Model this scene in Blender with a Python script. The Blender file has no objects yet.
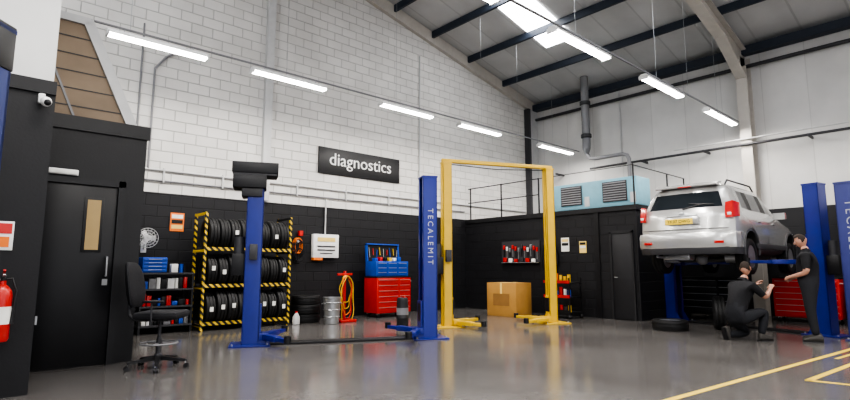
import bpy, bmesh, math, random
from mathutils import Vector, Matrix, Euler
random.seed(3)
D=bpy.data; C=bpy.context; S=C.scene; COL=S.collection
pi=math.pi
def T(x,y,z): return Matrix.Translation((x,y,z))
def R(a,ax): return Matrix.Rotation(a,4,ax)
def Rd(a,ax): return Matrix.Rotation(math.radians(a),4,ax)

# ------------------------------------------------------------ materials
def mat(name,col,rough=.5,metal=0,es=0,ecol=None,noise=.12,nscale=6,bump=0,bscale=40,coat=0):
    m=D.materials.new(name); m.use_nodes=True; nt=m.node_tree; n=nt.nodes; l=nt.links
    p=n['Principled BSDF']; p.inputs['Roughness'].default_value=rough; p.inputs['Metallic'].default_value=metal
    if coat: p.inputs['Coat Weight'].default_value=coat; p.inputs['Coat Roughness'].default_value=.08
    tc=n.new('ShaderNodeTexCoord')
    nz=n.new('ShaderNodeTexNoise'); nz.inputs['Scale'].default_value=nscale; nz.inputs['Detail'].default_value=4
    l.new(tc.outputs['Object'],nz.inputs['Vector'])
    mx=n.new('ShaderNodeMix'); mx.data_type='RGBA'
    a=[c*(1-noise) for c in col]+[1]; b=[min(1,c*(1+noise)) for c in col]+[1]
    mx.inputs[6].default_value=a; mx.inputs[7].default_value=b
    l.new(nz.outputs['Fac'],mx.inputs[0]); l.new(mx.outputs[2],p.inputs['Base Color'])
    if bump:
        n2=n.new('ShaderNodeTexNoise'); n2.inputs['Scale'].default_value=bscale; l.new(tc.outputs['Object'],n2.inputs['Vector'])
        bp=n.new('ShaderNodeBump'); bp.inputs['Strength'].default_value=bump; bp.inputs['Distance'].default_value=.01
        l.new(n2.outputs['Fac'],bp.inputs['Height']); l.new(bp.outputs['Normal'],p.inputs['Normal'])
    if es:
        p.inputs['Emission Color'].default_value=list(ecol or col)+[1]; p.inputs['Emission Strength'].default_value=es
    return m
def wallmat(name,axis,lo,hi,split,bw,bh,mortar,rough=.6,offset=.5,ribs=0,mc=.82,bs=.4):
    m=D.materials.new(name); m.use_nodes=True; nt=m.node_tree; n=nt.nodes; l=nt.links
    p=n['Principled BSDF']
    tc=n.new('ShaderNodeTexCoord'); sx=n.new('ShaderNodeSeparateXYZ'); l.new(tc.outputs['Object'],sx.inputs[0])
    cb=n.new('ShaderNodeCombineXYZ'); l.new(sx.outputs[axis],cb.inputs[0]); l.new(sx.outputs[2],cb.inputs[1])
    br=n.new('ShaderNodeTexBrick'); br.offset=offset; l.new(cb.outputs[0],br.inputs['Vector'])
    br.inputs['Scale'].default_value=1; br.inputs['Brick Width'].default_value=bw; br.inputs['Row Height'].default_value=bh
    br.inputs['Mortar Size'].default_value=mortar; br.inputs['Mortar Smooth'].default_value=.4
    br.inputs['Color1'].default_value=(1,1,1,1); br.inputs['Color2'].default_value=(.92,.92,.92,1); br.inputs['Mortar'].default_value=(mc,mc,mc,1)
    nz=n.new('ShaderNodeTexNoise'); nz.inputs['Scale'].default_value=.9; nz.inputs['Detail'].default_value=6; l.new(tc.outputs['Object'],nz.inputs['Vector'])
    mr=n.new('ShaderNodeMapRange'); mr.inputs[1].default_value=.3; mr.inputs[2].default_value=.75; mr.inputs[3].default_value=.86; mr.inputs[4].default_value=1.05
    l.new(nz.outputs['Fac'],mr.inputs[0])
    gt=n.new('ShaderNodeMath'); gt.operation='GREATER_THAN'; gt.inputs[1].default_value=split; l.new(sx.outputs[2],gt.inputs[0])
    mx=n.new('ShaderNodeMix'); mx.data_type='RGBA'; mx.inputs[6].default_value=list(lo)+[1]; mx.inputs[7].default_value=list(hi)+[1]; l.new(gt.outputs[0],mx.inputs[0])
    m1=n.new('ShaderNodeVectorMath'); m1.operation='MULTIPLY'; l.new(mx.outputs[2],m1.inputs[0]); l.new(br.outputs['Color'],m1.inputs[1])
    m2=n.new('ShaderNodeVectorMath'); m2.operation='SCALE'; l.new(m1.outputs[0],m2.inputs[0]); l.new(mr.outputs[0],m2.inputs['Scale'])
    l.new(m2.outputs[0],p.inputs['Base Color']); p.inputs['Roughness'].default_value=rough
    inv=n.new('ShaderNodeMath'); inv.operation='SUBTRACT'; inv.inputs[0].default_value=1; l.new(br.outputs['Fac'],inv.inputs[1])
    h=inv.outputs[0]
    if ribs:
        w=n.new('ShaderNodeTexWave'); w.inputs['Scale'].default_value=ribs; w.bands_direction='X'; l.new(cb.outputs[0],w.inputs['Vector'])
        ad=n.new('ShaderNodeMath'); ad.operation='MULTIPLY_ADD'; ad.inputs[1].default_value=.4; l.new(w.outputs['Fac'],ad.inputs[0]); l.new(h,ad.inputs[2]); h=ad.outputs[0]
    bp=n.new('ShaderNodeBump'); bp.inputs['Strength'].default_value=bs; bp.inputs['Distance'].default_value=.012; l.new(h,bp.inputs['Height']); l.new(bp.outputs['Normal'],p.inputs['Normal'])
    return m
def stripemat(name,c1,c2,freq):
    m=mat(name,c1,.5); nt=m.node_tree; n=nt.nodes; l=nt.links
    tc=n.new('ShaderNodeTexCoord'); sx=n.new('ShaderNodeSeparateXYZ'); l.new(tc.outputs['Object'],sx.inputs[0])
    a=n.new('ShaderNodeMath'); a.operation='ADD'; l.new(sx.outputs[0],a.inputs[0]); l.new(sx.outputs[2],a.inputs[1])
    b=n.new('ShaderNodeMath'); b.operation='MULTIPLY'; b.inputs[1].default_value=freq; l.new(a.outputs[0],b.inputs[0])
    c=n.new('ShaderNodeMath'); c.operation='FRACT'; l.new(b.outputs[0],c.inputs[0])
    d=n.new('ShaderNodeMath'); d.operation='GREATER_THAN'; d.inputs[1].default_value=.5; l.new(c.outputs[0],d.inputs[0])
    mx=n.new('ShaderNodeMix'); mx.data_type='RGBA'; mx.inputs[6].default_value=list(c1)+[1]; mx.inputs[7].default_value=list(c2)+[1]
    l.new(d.outputs[0],mx.inputs[0]); l.new(mx.outputs[2],n['Principled BSDF'].inputs['Base Color']); return m

BLK=mat('black_paint',(.012,.012,.014),.45)
BLKW=mat('black_wall_paint',(.011,.011,.013),.5,bump=.1)
DOORB=mat('door_black',(.008,.008,.010),.4)
DG=mat('dark_grey',(.05,.05,.055),.5)
VDG=mat('very_dark_grey',(.025,.025,.028),.5)
MG=mat('mid_grey',(.22,.22,.23),.45)
LG=mat('light_grey',(.5,.5,.5),.5)
STL=mat('galvanised_steel',(.42,.43,.44),.35,metal=.7)
WHT=mat('white_plastic',(.75,.75,.74),.4)
LETTER=mat('lift_lettering',(.42,.43,.50),.5)
CREAM=mat('cream_steel_paint',(.50,.47,.43),.5)
BLUE=mat('lift_blue',(.010,.022,.22),.35,coat=.3)
BLUE2=mat('lift_navy',(.016,.03,.15),.4)
BLUE3=mat('lift_pale_navy',(.05,.06,.22),.4)
YEL=mat('lift_yellow',(.66,.43,.04),.4)
YELP=mat('floor_line_yellow',(.75,.52,.04),.5,noise=.25,nscale=20)
RED=mat('tool_red',(.55,.02,.015),.35,coat=.3)
BLUT=mat('tool_blue',(.02,.08,.42),.4)
LBL=mat('ac_pale_blue',(.22,.43,.52),.5)
ORG=mat('orange',(.8,.2,.03),.5)
PAP=mat('paper',(.8,.8,.76),.7)
PAPY=mat('paper_yellow',(.8,.6,.2),.7)
CARD=mat('cardboard',(.46,.25,.07),.8,bump=.1)
TAN=mat('tan_board',(.25,.19,.135),.7,nscale=2,noise=.4)
RUB=mat('tyre_rubber',(.014,.014,.015),.6,bump=.3,bscale=60)
ALLOY=mat('wheel_alloy',(.5,.5,.52),.3,metal=.8)
CARP=mat('car_silver_paint',(.50,.50,.49),.26,metal=.5,coat=.7,noise=.02)
GLS=mat('car_glass',(.02,.025,.03),.06,noise=.02)
GLR=mat('tail_lamp_red',(.55,.015,.012),.2,coat=.5)
PLT=mat('plate_yellow',(.85,.62,.08),.5)
UND=mat('underbody',(.05,.048,.045),.6)
SKN=mat('skin',(.46,.25,.18),.5,noise=.08)
HAIR=mat('hair',(.03,.018,.012),.7,bump=.5,bscale=120)
CLO=mat('black_cloth',(.014,.014,.017),.85,bump=.3,bscale=30)
CLO2=mat('work_trouser',(.02,.021,.026),.85,bump=.3,bscale=30)
SHOE=mat('shoe',(.06,.055,.05),.6)
EYE=mat('eye',(.7,.7,.7),.3)
LIP=mat('lip',(.40,.15,.12),.5)
TUBE=mat('tube_glow',(1,1,1),.5,es=18,ecol=(1,.98,.95))
SKY=mat('skylight_glow',(1,1,1),.5,es=11,ecol=(.97,.98,1))
AMB=mat('door_window_glow',(.32,.23,.10),.3,es=.06,ecol=(1,.65,.3))
PUR=mat('purlin_blue',(.03,.04,.06),.5)
STRIPE=stripemat('hazard_stripe',(.68,.46,.04),(.015,.015,.015),8)
WA=wallmat('blockwork_left',0,(.014,.014,.017),(.68,.665,.64),2.74,.45,.225,.010,mc=.66,bs=.9)
WB=wallmat('cladding_back',1,(.012,.012,.015),(.66,.65,.635),2.74,1.0,2.25,.012,offset=0,ribs=1.5)
WC=wallmat('blockwork_corner',1,(.014,.014,.017),(.014,.014,.017),2.74,.45,.225,.010,mc=.6,bs=.9)
WO=wallmat('cladding_other',0,(.5,.5,.5),(.68,.68,.67),1,1.0,3,.012,offset=0)
ROOFM=wallmat('roof_liner',1,(.55,.55,.56),(.57,.57,.57),1,1.0,30,.03,offset=0,ribs=1.6)
def floormat():
    m=D.materials.new('polished_concrete'); m.use_nodes=True; nt=m.node_tree; n=nt.nodes; l=nt.links; p=n['Principled BSDF']
    tc=n.new('ShaderNodeTexCoord')
    a=n.new('ShaderNodeTexNoise'); a.inputs['Scale'].default_value=.5; a.inputs['Detail'].default_value=7; a.inputs['Roughness'].default_value=.6
    b=n.new('ShaderNodeTexNoise'); b.inputs['Scale'].default_value=14; b.inputs['Detail'].default_value=6
    l.new(tc.outputs['Object'],a.inputs['Vector']); l.new(tc.outputs['Object'],b.inputs['Vector'])
    ad=n.new('ShaderNodeMath'); ad.operation='MULTIPLY_ADD'; ad.inputs[1].default_value=.3; l.new(b.outputs['Fac'],ad.inputs[0]); l.new(a.outputs['Fac'],ad.inputs[2])
    cr=n.new('ShaderNodeValToRGB'); cr.color_ramp.elements[0].position=.35; cr.color_ramp.elements[0].color=(.110,.102,.098,1)
    cr.color_ramp.elements[1].position=.95; cr.color_ramp.elements[1].color=(.18,.170,.163,1)
    l.new(ad.outputs[0],cr.inputs[0]); l.new(cr.outputs[0],p.inputs['Base Color'])
    mr=n.new('ShaderNodeMapRange'); mr.inputs[1].default_value=.3; mr.inputs[2].default_value=.8; mr.inputs[3].default_value=.11; mr.inputs[4].default_value=.22
    l.new(a.outputs['Fac'],mr.inputs[0]); l.new(mr.outputs[0],p.inputs['Roughness'])
    p.inputs['Specular IOR Level'].default_value=.65
    bp=n.new('ShaderNodeBump'); bp.inputs['Strength'].default_value=.06; bp.inputs['Distance'].default_value=.01; l.new(b.outputs['Fac'],bp.inputs['Height']); l.new(bp.outputs['Normal'],p.inputs['Normal'])
    return m
FLR=floormat()

# ------------------------------------------------------------ mesh builder
class MB:
    def __init__(s): s.v=[];s.f=[];s.m=[];s.mats=[];s.M=Matrix.Identity(4)
    def mi(s,m):
        if m not in s.mats: s.mats.append(m)
        return s.mats.index(m)
    def add(s,vs,fs,m,M=None):
        o=len(s.v); MM=s.M@M if M else s.M
        s.v+=[tuple(MM@Vector(v)) for v in vs]
        k=s.mi(m)
        for f in fs: s.f.append([i+o for i in f]); s.m.append(k)
    def box(s,c,sz,m,M=None,bev=0,rot=None):
        bm=bmesh.new(); bmesh.ops.create_cube(bm,size=1)
        bmesh.ops.scale(bm,vec=sz,verts=bm.verts)
        if bev: bmesh.ops.bevel(bm,geom=list(bm.edges),offset=bev,segments=2,affect='EDGES',profile=.5)
        X=T(*c)
        if rot: X=X@Euler([math.radians(r) for r in rot]).to_matrix().to_4x4()
        if M: X=M@X
        bm.verts.index_update()
        s.add([v.co.copy() for v in bm.verts],[[v.index for v in f.verts] for f in bm.faces],m,X); bm.free()
    def bb(s,a,b,m,bev=0,M=None):
        s.box([(a[i]+b[i])/2 for i in range(3)],[abs(b[i]-a[i]) for i in range(3)],m,M,bev)
    def tube(s,pts,r,m,n=10,M=None,cap=True):
        pts=[Vector(p) for p in pts]; rs=r if isinstance(r,(list,tuple)) else [r]*len(pts)
        t0=(pts[1]-pts[0]).normalized(); u=t0.orthogonal().normalized(); vs=[];N=len(pts)
        for i,p in enumerate(pts):
            t=((pts[min(i+1,N-1)]-pts[i]).normalized()+(pts[i]-pts[max(i-1,0)]).normalized())
            t=t.normalized() if t.length>1e-6 else t0
            u=(u-t*u.dot(t)).normalized(); w=t.cross(u)
            for k in range(n):
                a=2*pi*k/n; vs.append(p+(u*math.cos(a)+w*math.sin(a))*rs[i])
        fs=[[i*n+k,i*n+(k+1)%n,(i+1)*n+(k+1)%n,(i+1)*n+k] for i in range(N-1) for k in range(n)]
        if cap: fs+= [list(range(n))[::-1],[(N-1)*n+k for k in range(n)]]
        s.add(vs,fs,m,M)
    def cyl(s,a,b,r,m,n=20,M=None,r2=None): s.tube([a,b],[r,r if r2 is None else r2],m,n,M)
    def lathe(s,prof,m,M=None,n=28,closed=False):
        N=len(prof); vs=[]
        for (r,z) in prof:
            for k in range(n): vs.append((r*math.cos(2*pi*k/n),r*math.sin(2*pi*k/n),z))
        fs=[]
        for i in range(N if closed else N-1):
            j=(i+1)%N
            for k in range(n): fs.append([i*n+k,i*n+(k+1)%n,j*n+(k+1)%n,j*n+k])
        if not closed:
            fs+=[list(range(n))[::-1],[(N-1)*n+k for k in range(n)]]
        s.add(vs,fs,m,M)
    def sph(s,c,r,m,M=None,n=16,h=10,fn=None,sel=None):
        r=r if isinstance(r,(tuple,list)) else (r,r,r); vs=[];fs=[]
        for i in range(h+1):
            th=pi*i/h
            for k in range(n):
                a=2*pi*k/n; v=Vector((math.sin(th)*math.cos(a),math.sin(th)*math.sin(a),math.cos(th)))
                if fn: v=fn(v)
                vs.append(Vector(c)+Vector((v.x*r[0],v.y*r[1],v.z*r[2])))
        for i in range(h):
            for k in range(n):
                f=[i*n+k,(i+1)*n+k,(i+1)*n+(k+1)%n,i*n+(k+1)%n]
                if sel and not sel(sum((vs[q]-Vector(c) for q in f),Vector())/4): continue
                fs.append(f)
        s.add(vs,fs,m,M)
    def prism(s,poly,ax,a,b,m,M=None):
        def P(p,t): return (t,p[0],p[1]) if ax==0 else ((p[0],t,p[1]) if ax==1 else (p[0],p[1],t))
        n=len(poly); vs=[P(p,a) for p in poly]+[P(p,b) for p in poly]
        fs=[list(range(n)),[n+i for i in range(n)][::-1]]+[[i,(i+1)%n,n+(i+1)%n,n+i] for i in range(n)]
        s.add(vs,fs,m,M)
    def loft(s,rings,m,M=None,cap=True):
        n=len(rings[0]); vs=[v for r in rings for v in r]
        fs=[[i*n+k,i*n+(k+1)%n,(i+1)*n+(k+1)%n,(i+1)*n+k] for i in range(len(rings)-1) for k in range(n)]
        if cap: fs+=[list(range(n))[::-1],[(len(rings)-1)*n+k for k in range(n)]]
        s.add(vs,fs,m,M)
    def text(s,txt,size,m,M,ex=.004,sp=1.0,al='CENTER'):
        cu=D.curves.new('t','FONT'); cu.body=txt; cu.size=size; cu.extrude=ex; cu.align_x=al; cu.align_y='CENTER'; cu.space_character=sp
        cu.resolution_u=3
        o=D.objects.new('t',cu); COL.objects.link(o); dg=C.evaluated_depsgraph_get(); dg.update()
        me=D.meshes.new_from_object(o.evaluated_get(dg)); s.add([v.co.copy() for v in me.vertices],[list(p.vertices) for p in me.polygons],m,M)
        D.objects.remove(o); D.meshes.remove(me); D.curves.remove(cu)
    def done(s,name,loc=(0,0,0),rotz=0,parent=None,sharp=38,fixn=True):
        me=D.meshes.new(name); me.from_pydata(s.v,[],s.f)
        for m in s.mats: me.materials.append(m)
        me.polygons.foreach_set('material_index',s.m)
        if fixn:
            bm=bmesh.new(); bm.from_mesh(me); bmesh.ops.recalc_face_normals(bm,faces=bm.faces); bm.to_mesh(me); bm.free()
        me.polygons.foreach_set('use_smooth',[True]*len(me.polygons)); me.update()
        me.set_sharp_from_angle(angle=math.radians(sharp))
        o=D.objects.new(name,me); COL.objects.link(o); o.location=loc; o.rotation_euler=(0,0,math.radians(rotz))
        if parent: o.parent=parent
        return o
def empty(name,loc=(0,0,0),rotz=0):
    e=D.objects.new(name,None); e.empty_display_size=.1; COL.objects.link(e); e.location=loc; e.rotation_euler=(0,0,math.radians(rotz)); return e

# ------------------------------------------------------------ room shell
YA=11.4; XB=15.7; X0=-6; Y0=-5; EV=7.3; XR=4.85; SL=.228
def zr(x): return EV+SL*((XB-x) if x>=XR else (XB-XR)-(XR-x))
ZR=zr(XR)
b=MB(); b.bb((X0-.2,Y0-.2,-.1),(XB+.2,YA+.2,0),FLR); b.done('floor')
b=MB(); b.prism([(X0,0),(XB+.2,0),(XB+.2,EV),(XR,ZR),(X0,zr(X0))],1,YA,YA+.2,WA); b.done('wall_left')
b=MB(); b.bb((XB,Y0,0),(XB+.2,YA,EV),WB); b.done('wall_back')
b=MB()
b.bb((X0-.2,Y0,0),(X0,-3,7),WO); b.bb((X0-.2,2,0),(X0,YA,7),WO); b.bb((X0-.2,-3,4.5),(X0,2,7),WO); b.done('wall_front')
b=MB()
for (a,c,z) in [(X0,-3,0),(-3,2,4.6),(2,4,0),(4,9,4.6),(9,XB,0)]: b.bb((a,Y0-.2,z),(c,Y0,7),WO)
b.prism([(X0,7),(XB,7),(XB,EV),(XR,ZR),(X0,zr(X0))],1,Y0-.2,Y0,WO); b.done('wall_right')
b=MB(); th=.12
b.prism([(XB+.2,EV-SL*.2),(XR,ZR),(XR,ZR+th),(XB+.2,EV+th-SL*.2)],1,Y0-.2,YA+.2,ROOFM)
b.prism([(X0-.2,zr(X0)),(XR,ZR),(XR,ZR+th),(X0-.2,zr(X0)+th)],1,Y0-.2,YA+.2,ROOFM); b.done('ceiling')
k=1
for (xa,xb) in [(9.3,12.9),(-3.5,2.0)]:
    for y in ([8.35,1.6,-2.5] if xa>5 else [8.3,3.5,-1.5]):
        b=MB(); b.prism([(xa,zr(xa)-.03),(xb,zr(xb)-.03),(xb,zr(xb)-.005),(xa,zr(xa)-.005)],1,y-.5,y+.5,SKY); b.done('window_skylight_%d'%k); k+=1
b=MB()
for x in [7.4,8.9,10.4,12.0,13.75]:
    z=zr(x)-.02; b.bb((x-.04,Y0,z-.2),(x+.04,YA,z),PUR)
b.bb((XB-.28,Y0,6.98),(XB-.02,YA,7.2),PUR); b.done('roof_purlin')
def frame(y,name,w=.2):
    b=MB(); d=.42
    b.bb((XB-.04,y-w/2,0),(XB-.01,y+w/2,6.9),CREAM); b.bb((XB-.42,y-w/2,0),(XB-.39,y+w/2,6.6),CREAM); b.bb((XB-.39,y-.012,0),(XB-.04,y+.012,6.9),CREAM)
    z0=lambda x:zr(x)-.24
    b.prism([(XB-.02,z0(XB)),(XR,z0(XR)),(XR,z0(XR)-.03),(XB-.02,z0(XB)-.03)],1,y-w/2,y+w/2,CREAM)
    b.prism([(XB-.02,z0(XB)),(XR,z0(XR)),(XR,z0(XR)-d),(XB-1.8,z0(XB-1.8)-d),(XB-.4,6.3),(XB-.02,6.3)],1,y-.012,y+.012,CREAM)
    b.prism([(XB-1.8,z0(XB-1.8)-d),(XR,z0(XR)-d),(XR,z0(XR)-d-.03),(XB-1.8,z0(XB-1.8)-d-.03)],1,y-w/2,y+w/2,CREAM)
    b.prism([(XB-1.8,z0(XB-1.8)-d),(XB-1.8,z0(XB-1.8)-d-.03),(XB-.42,6.27),(XB-.42,6.3)],1,y-w/2,y+w/2,CREAM)
    b.done(name)
frame(4.35,'portal_frame',.26); frame(-2.3,'portal_frame',.26)
b=MB()
b.prism([(XB-.02,zr(XB)-.02),(XR,ZR-.02),(XR,ZR-.38),(XB-.02,zr(XB)-.38)],1,YA-.13,YA-.001,CREAM)
b.bb((XB-.5,YA-.14,2.75),(XB-.01,YA-.001,7.0),LG); b.bb((XB-.62,YA-.2,2.75),(XB-.5,YA-.001,7.0),DG); b.done('gable_rafter')
b=MB(); b.bb((5.07,YA-.12,2.76),(5.25,YA-.001,zr(5.2)-.4),LG); b.done('gable_column')
b=MB()
b.tube([(XB-.1,Y0+.1,6.67),(XB-.1,YA-.02,6.67)],.05,DG); b.tube([(XB-.47,Y0+.1,4.45),(XB-.47,8.9,4.45)],.035,DG); b.tube([(XB-.47,Y0+.1,4.6),(XB-.47,6.2,4.6)],.02,LG)
for y in [10.2,7.2,5.4,3.0,1.0]: b.bb((XB-.5,y-.02,4.42),(XB-.002,y+.02,4.48),DG)
b.tube([(XB-.06,8.0,4.5),(XB-.06,8.0,6.9)],.02,LG)
b.done('trim_pipe_rail')
b=MB()
b.tube([(14.9,8.8,5.05),(14.9,8.8,zr(14.9)-.02)],.13,MG,16); b.lathe([(.13,0),(.17,.02),(.17,.12),(.13,.14)],DG,T(14.9,8.8,5.4),16); b.lathe([(.13,0),(.17,.02),(.17,.12),(.13,.14)],DG,T(14.9,8.8,6.5),16)
b.lathe([(.06,0),(.1,.1),(.13,.2)],MG,T(14.9,8.8,4.86),16)
b.tube([(14.9,8.8,4.9),(14.9,8.7,4.72),(14.9,8.5,4.68),(14.9,7.6,4.68),(14.9,7.45,4.62),(14.9,7.4,4.5),(14.9,7.4,2.72)],.06,MG,12)
b.done('exhaust_flue')
b=MB()
b.tube([(2.0,YA-.03,3.2),(15.0,YA-.03,3.2)],.022,LG,8); b.tube([(2.0,YA-.03,2.98),(11.85,YA-.03,2.98)],.018,MG,8)
b.tube([(9.95,YA-.03,3.2),(9.95,YA-.03,7.6)],.022,LG,8); b.tube([(3.3,YA-.03,5.9),(2.9,YA-.03,5.6),(2.7,YA-.03,5.3),(2.7,YA-.03,3.2)],.022,MG,8)
b.tube([(2.45,YA-.03,6.2),(2.45,YA-.03,3.2)],.018,MG,8)
for x in [3,4.2,6,7.4,8.8,10.4]: b.bb((x-.015,YA-.06,2.94),(x+.015,YA-.001,3.24),LG)
b.done('trim_conduit_left')
# ---- black office at the left
b=MB(); b.bb((-2.6,6.47,0),(.62,YA-.001,3.14),BLKW); b.bb((-2.6,6.44,3.0),(.62,6.47,3.14),BLK); b.done('wall_office_front')
b=MB(); b.bb((.62,7.85,0),(1.83,YA-.001,3.14),BLKW); b.bb((.62,7.82,2.98),(1.86,7.85,3.16),BLK); b.bb((1.83,7.85,3.0),(1.86,YA-.001,3.16),BLK); b.done('wall_office_side')
b=MB(); b.bb((-2.6,6.55,3.14),(.60,6.7,9.0),WO); b.done('wall_upper_partition')
b=MB()
b.prism([(.6,3.16),(1.58,3.16),(1.0,4.44),(.6,4.44)],1,7.9,7.98,TAN)
b.prism([(1.56,3.16),(1.70,3.16),(1.08,4.52),(.98,4.44)],1,7.86,8.0,LG)
b.bb((.6,7.86,4.42),(1.06,8.0,4.52),LG)
for i in range(5): b.bb((.62,7.89,3.3+i*.23),(1.5-i*.1,7.9,3.312+i*.23),DG)
b.prism([(.6,4.0),(.95,3.16),(.98,3.16),(.6,4.07)],1,7.885,7.9,MG)
b.done('stair_side_panel')
b=MB()
b.bb((.66,7.79,0),(.74,7.849,2.36),BLK); b.bb((1.52,7.79,0),(1.60,7.849,2.36),BLK); b.bb((.66,7.79,2.28),(1.60,7.849,2.36),BLK)
b.bb((.74,7.815,.02),(1.52,7.845,2.28),DOORB,.004)
b.bb((1.15,7.805,1.42),(1.37,7.815,2.12),BLK,.002); b.bb((1.185,7.80,1.45),(1.335,7.806,2.09),AMB)
b.tube([(1.44,7.81,1.12),(1.44,7.76,1.12),(1.44,7.76,1.36),(1.44,7.81,1.36)],.012,STL); b.bb((1.41,7.808,1.0),(1.47,7.816,1.08),STL)
b.box((.76,7.80,.6),(.02,.03,.1),STL); b.done('door_1')
b=MB(); b.box((.89,7.82,2.42),(.34,.05,.075),WHT,bev=.012); b.box((.89,7.79,2.42),(.3,.015,.05),PAP,bev=.004); b.done('emergency_light')
b=MB(); b.box((.50,6.41,2.93),(.06,.05,.1),WHT,bev=.01); b.cyl((.5,6.41,2.93),(.53,6.34,2.9),.015,WHT); b.sph((.53,6.31,2.88),.05,WHT); b.sph((.54,6.275,2.865),.032,BLK); b.done('security_camera')
b=MB(); b.box((.29,6.46,1.53),(.2,.012,.28),WHT,bev=.003); b.box((.29,6.452,1.60),(.17,.006,.1),RED); b.box((.29,6.452,1.47),(.14,.006,.1),ORG); b.done('fire_safety_sign')
b=MB()
b.lathe([(.0,0),(.075,0),(.085,.02),(.085,.42),(.075,.47),(.045,.51),(.028,.525),(.028,.56)],RED,T(.34,6.36,.54))
b.box((.34,6.36,1.115),(.035,.05,.04),BLK,bev=.005); b.box((.34,6.31,1.145),(.02,.12,.012),STL,rot=(-15,0,0)); b.box((.34,6.31,1.175),(.02,.12,.012),RED,rot=(-25,0,0))
b.tube([(.34,6.36,1.11),(.41,6.34,1.12),(.445,6.33,1.0),(.435,6.33,.8),(.43,6.33,.7)],[.01,.01,.01,.012,.02],BLK); b.sph((.305,6.33,1.11),.016,STL)
b.lathe([(.0865,.16),(.0865,.32)],PAP,T(.34,6.36,.54)); b.box((.34,6.455,.85),(.06,.03,.25),DG); b.done('fire_extinguisher')
# ---- corner room
b=MB(); b.bb((11.9,5.8,0),(XB-.001,YA-.001,2.7),WC); b.done('wall_corner_room')
b=MB(); b.bb((11.86,5.77,2.6),(11.9,YA-.07,2.72),BLK); b.bb((11.86,5.77,2.6),(XB-.45,5.8,2.72),BLK); b.bb((11.87,6.78,0),(11.9,6.9,2.6),BLK); b.done('trim_corner_room')
b=MB()
b.bb((11.855,5.9,0),(11.895,5.95,2.1),VDG); b.bb((11.855,6.45,0),(11.895,6.5,2.1),VDG); b.bb((11.855,5.9,2.05),(11.895,6.5,2.12),VDG); b.bb((11.872,5.95,.02),(11.893,6.45,2.05),VDG,.003)
b.tube([(11.87,6.38,1.0),(11.82,6.38,1.0),(11.82,6.3,1.0)],.01,STL); b.done('door_2')
b=MB(); b.bb((12.36,5.98,2.78),(13.1,8.40,3.50),LBL,.02)
for y0,y1 in [(7.22,8.42),(5.95,7.17)]:
    b.bb((12.335,y0+.28,2.90),(12.362,y1-.28,3.42),DG)
    for i in range(8): b.box((12.33,(y0+y1)/2,2.94+i*.063),(.012,y1-y0-.6,.03),MG,rot=(0,30,0))
    b.bb((12.4,y0+.1,2.702),(13.0,y0+.2,2.79),DG); b.bb((12.4,y1-.2,2.702),(13.0,y1-.1,2.79),DG)
    b.bb((12.35,y0+.06,2.84),(12.362,y0+.2,3.1),LG)
b.done('air_conditioning_unit')
b=MB()
for y in [11.2,9.95,8.6,5.85]: b.bb((11.935,y-.015,2.702),(11.965,y+.015,3.72),BLK)
for z in [3.25,3.70]: b.bb((11.94,8.6,z-.012),(11.96,11.3,z+.012),BLK)
b.bb((11.945,5.85,3.69),(11.96,8.6,3.705),BLK); b.bb((11.96,5.84,3.68),(14.9,5.86,3.70),BLK); b.bb((13.8,5.835,2.702),(13.83,5.865,3.70),BLK); b.bb((14.87,5.835,2.702),(14.9,5.865,3.70),BLK)
b.done('roof_guard_rail')

# ------------------------------------------------------------ lights
def fluor(x0,x1,y,z=4.97):
    b=MB(); L=x1-x0; c=(x0+x1)/2
    b.prism([(-.09,.0),(.09,.0),(.05,.06),(-.05,.06)],0,-L/2,L/2,WHT)
    b.bb((-L/2,-.095,-.01),(L/2,.095,.005),WHT)
    for s in (-.045,.045): b.cyl((-L/2+.03,s,-.03),(L/2-.03,s,-.03),.02,TUBE,10)
    for e in (-L/2+.01,L/2-.01): b.bb((e-.015,-.09,-.05),(e+.015,.09,.03),WHT)
    for e in (-L/2+.25,L/2-.25): b.cyl((e,0,.05),(e,0,.115),.008,STL,6)
    b.done('fluorescent_light',(c,y,z))
    ld=D.lights.new('tube_lamp','AREA'); ld.shape='RECTANGLE'; ld.size=L; ld.size_y=.16; ld.energy=72; ld.color=(1,.95,.885)
    o=D.objects.new('tube_lamp',ld); COL.objects.link(o); o.location=(c,y,z-.07)
for a,c in [(1.47,3.05),(3.88,5.5),(6.93,8.55),(9.5,11.15),(13.0,14.8)]: fluor(a,c,9.3)
for a,c in [(.6,2.3),(3.7,5.35),(6.7,8.4),(9.8,11.55),(13.0,14.9)]: fluor(a,c,4.49)
for a,c in [(-3.5,-1.8),(-.5,1.2),(3.7,5.3),(6.7,8.4),(9.8,11.5),(13.0,14.9)]: fluor(a,c,-.4)
b=MB()
for y in (9.3,4.49,-.4):
    b.bb((-5.9,y-.018,5.085),(15.25,y+.018,5.11),MG)
    for x in ([-4,-1.2,1.8,4.6,7.4,10.4,12.0,13.75]): b.cyl((x,y,5.1),(x,y,zr(x)-.1),.004,STL,6)
b.done('lighting_trunking')

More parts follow.
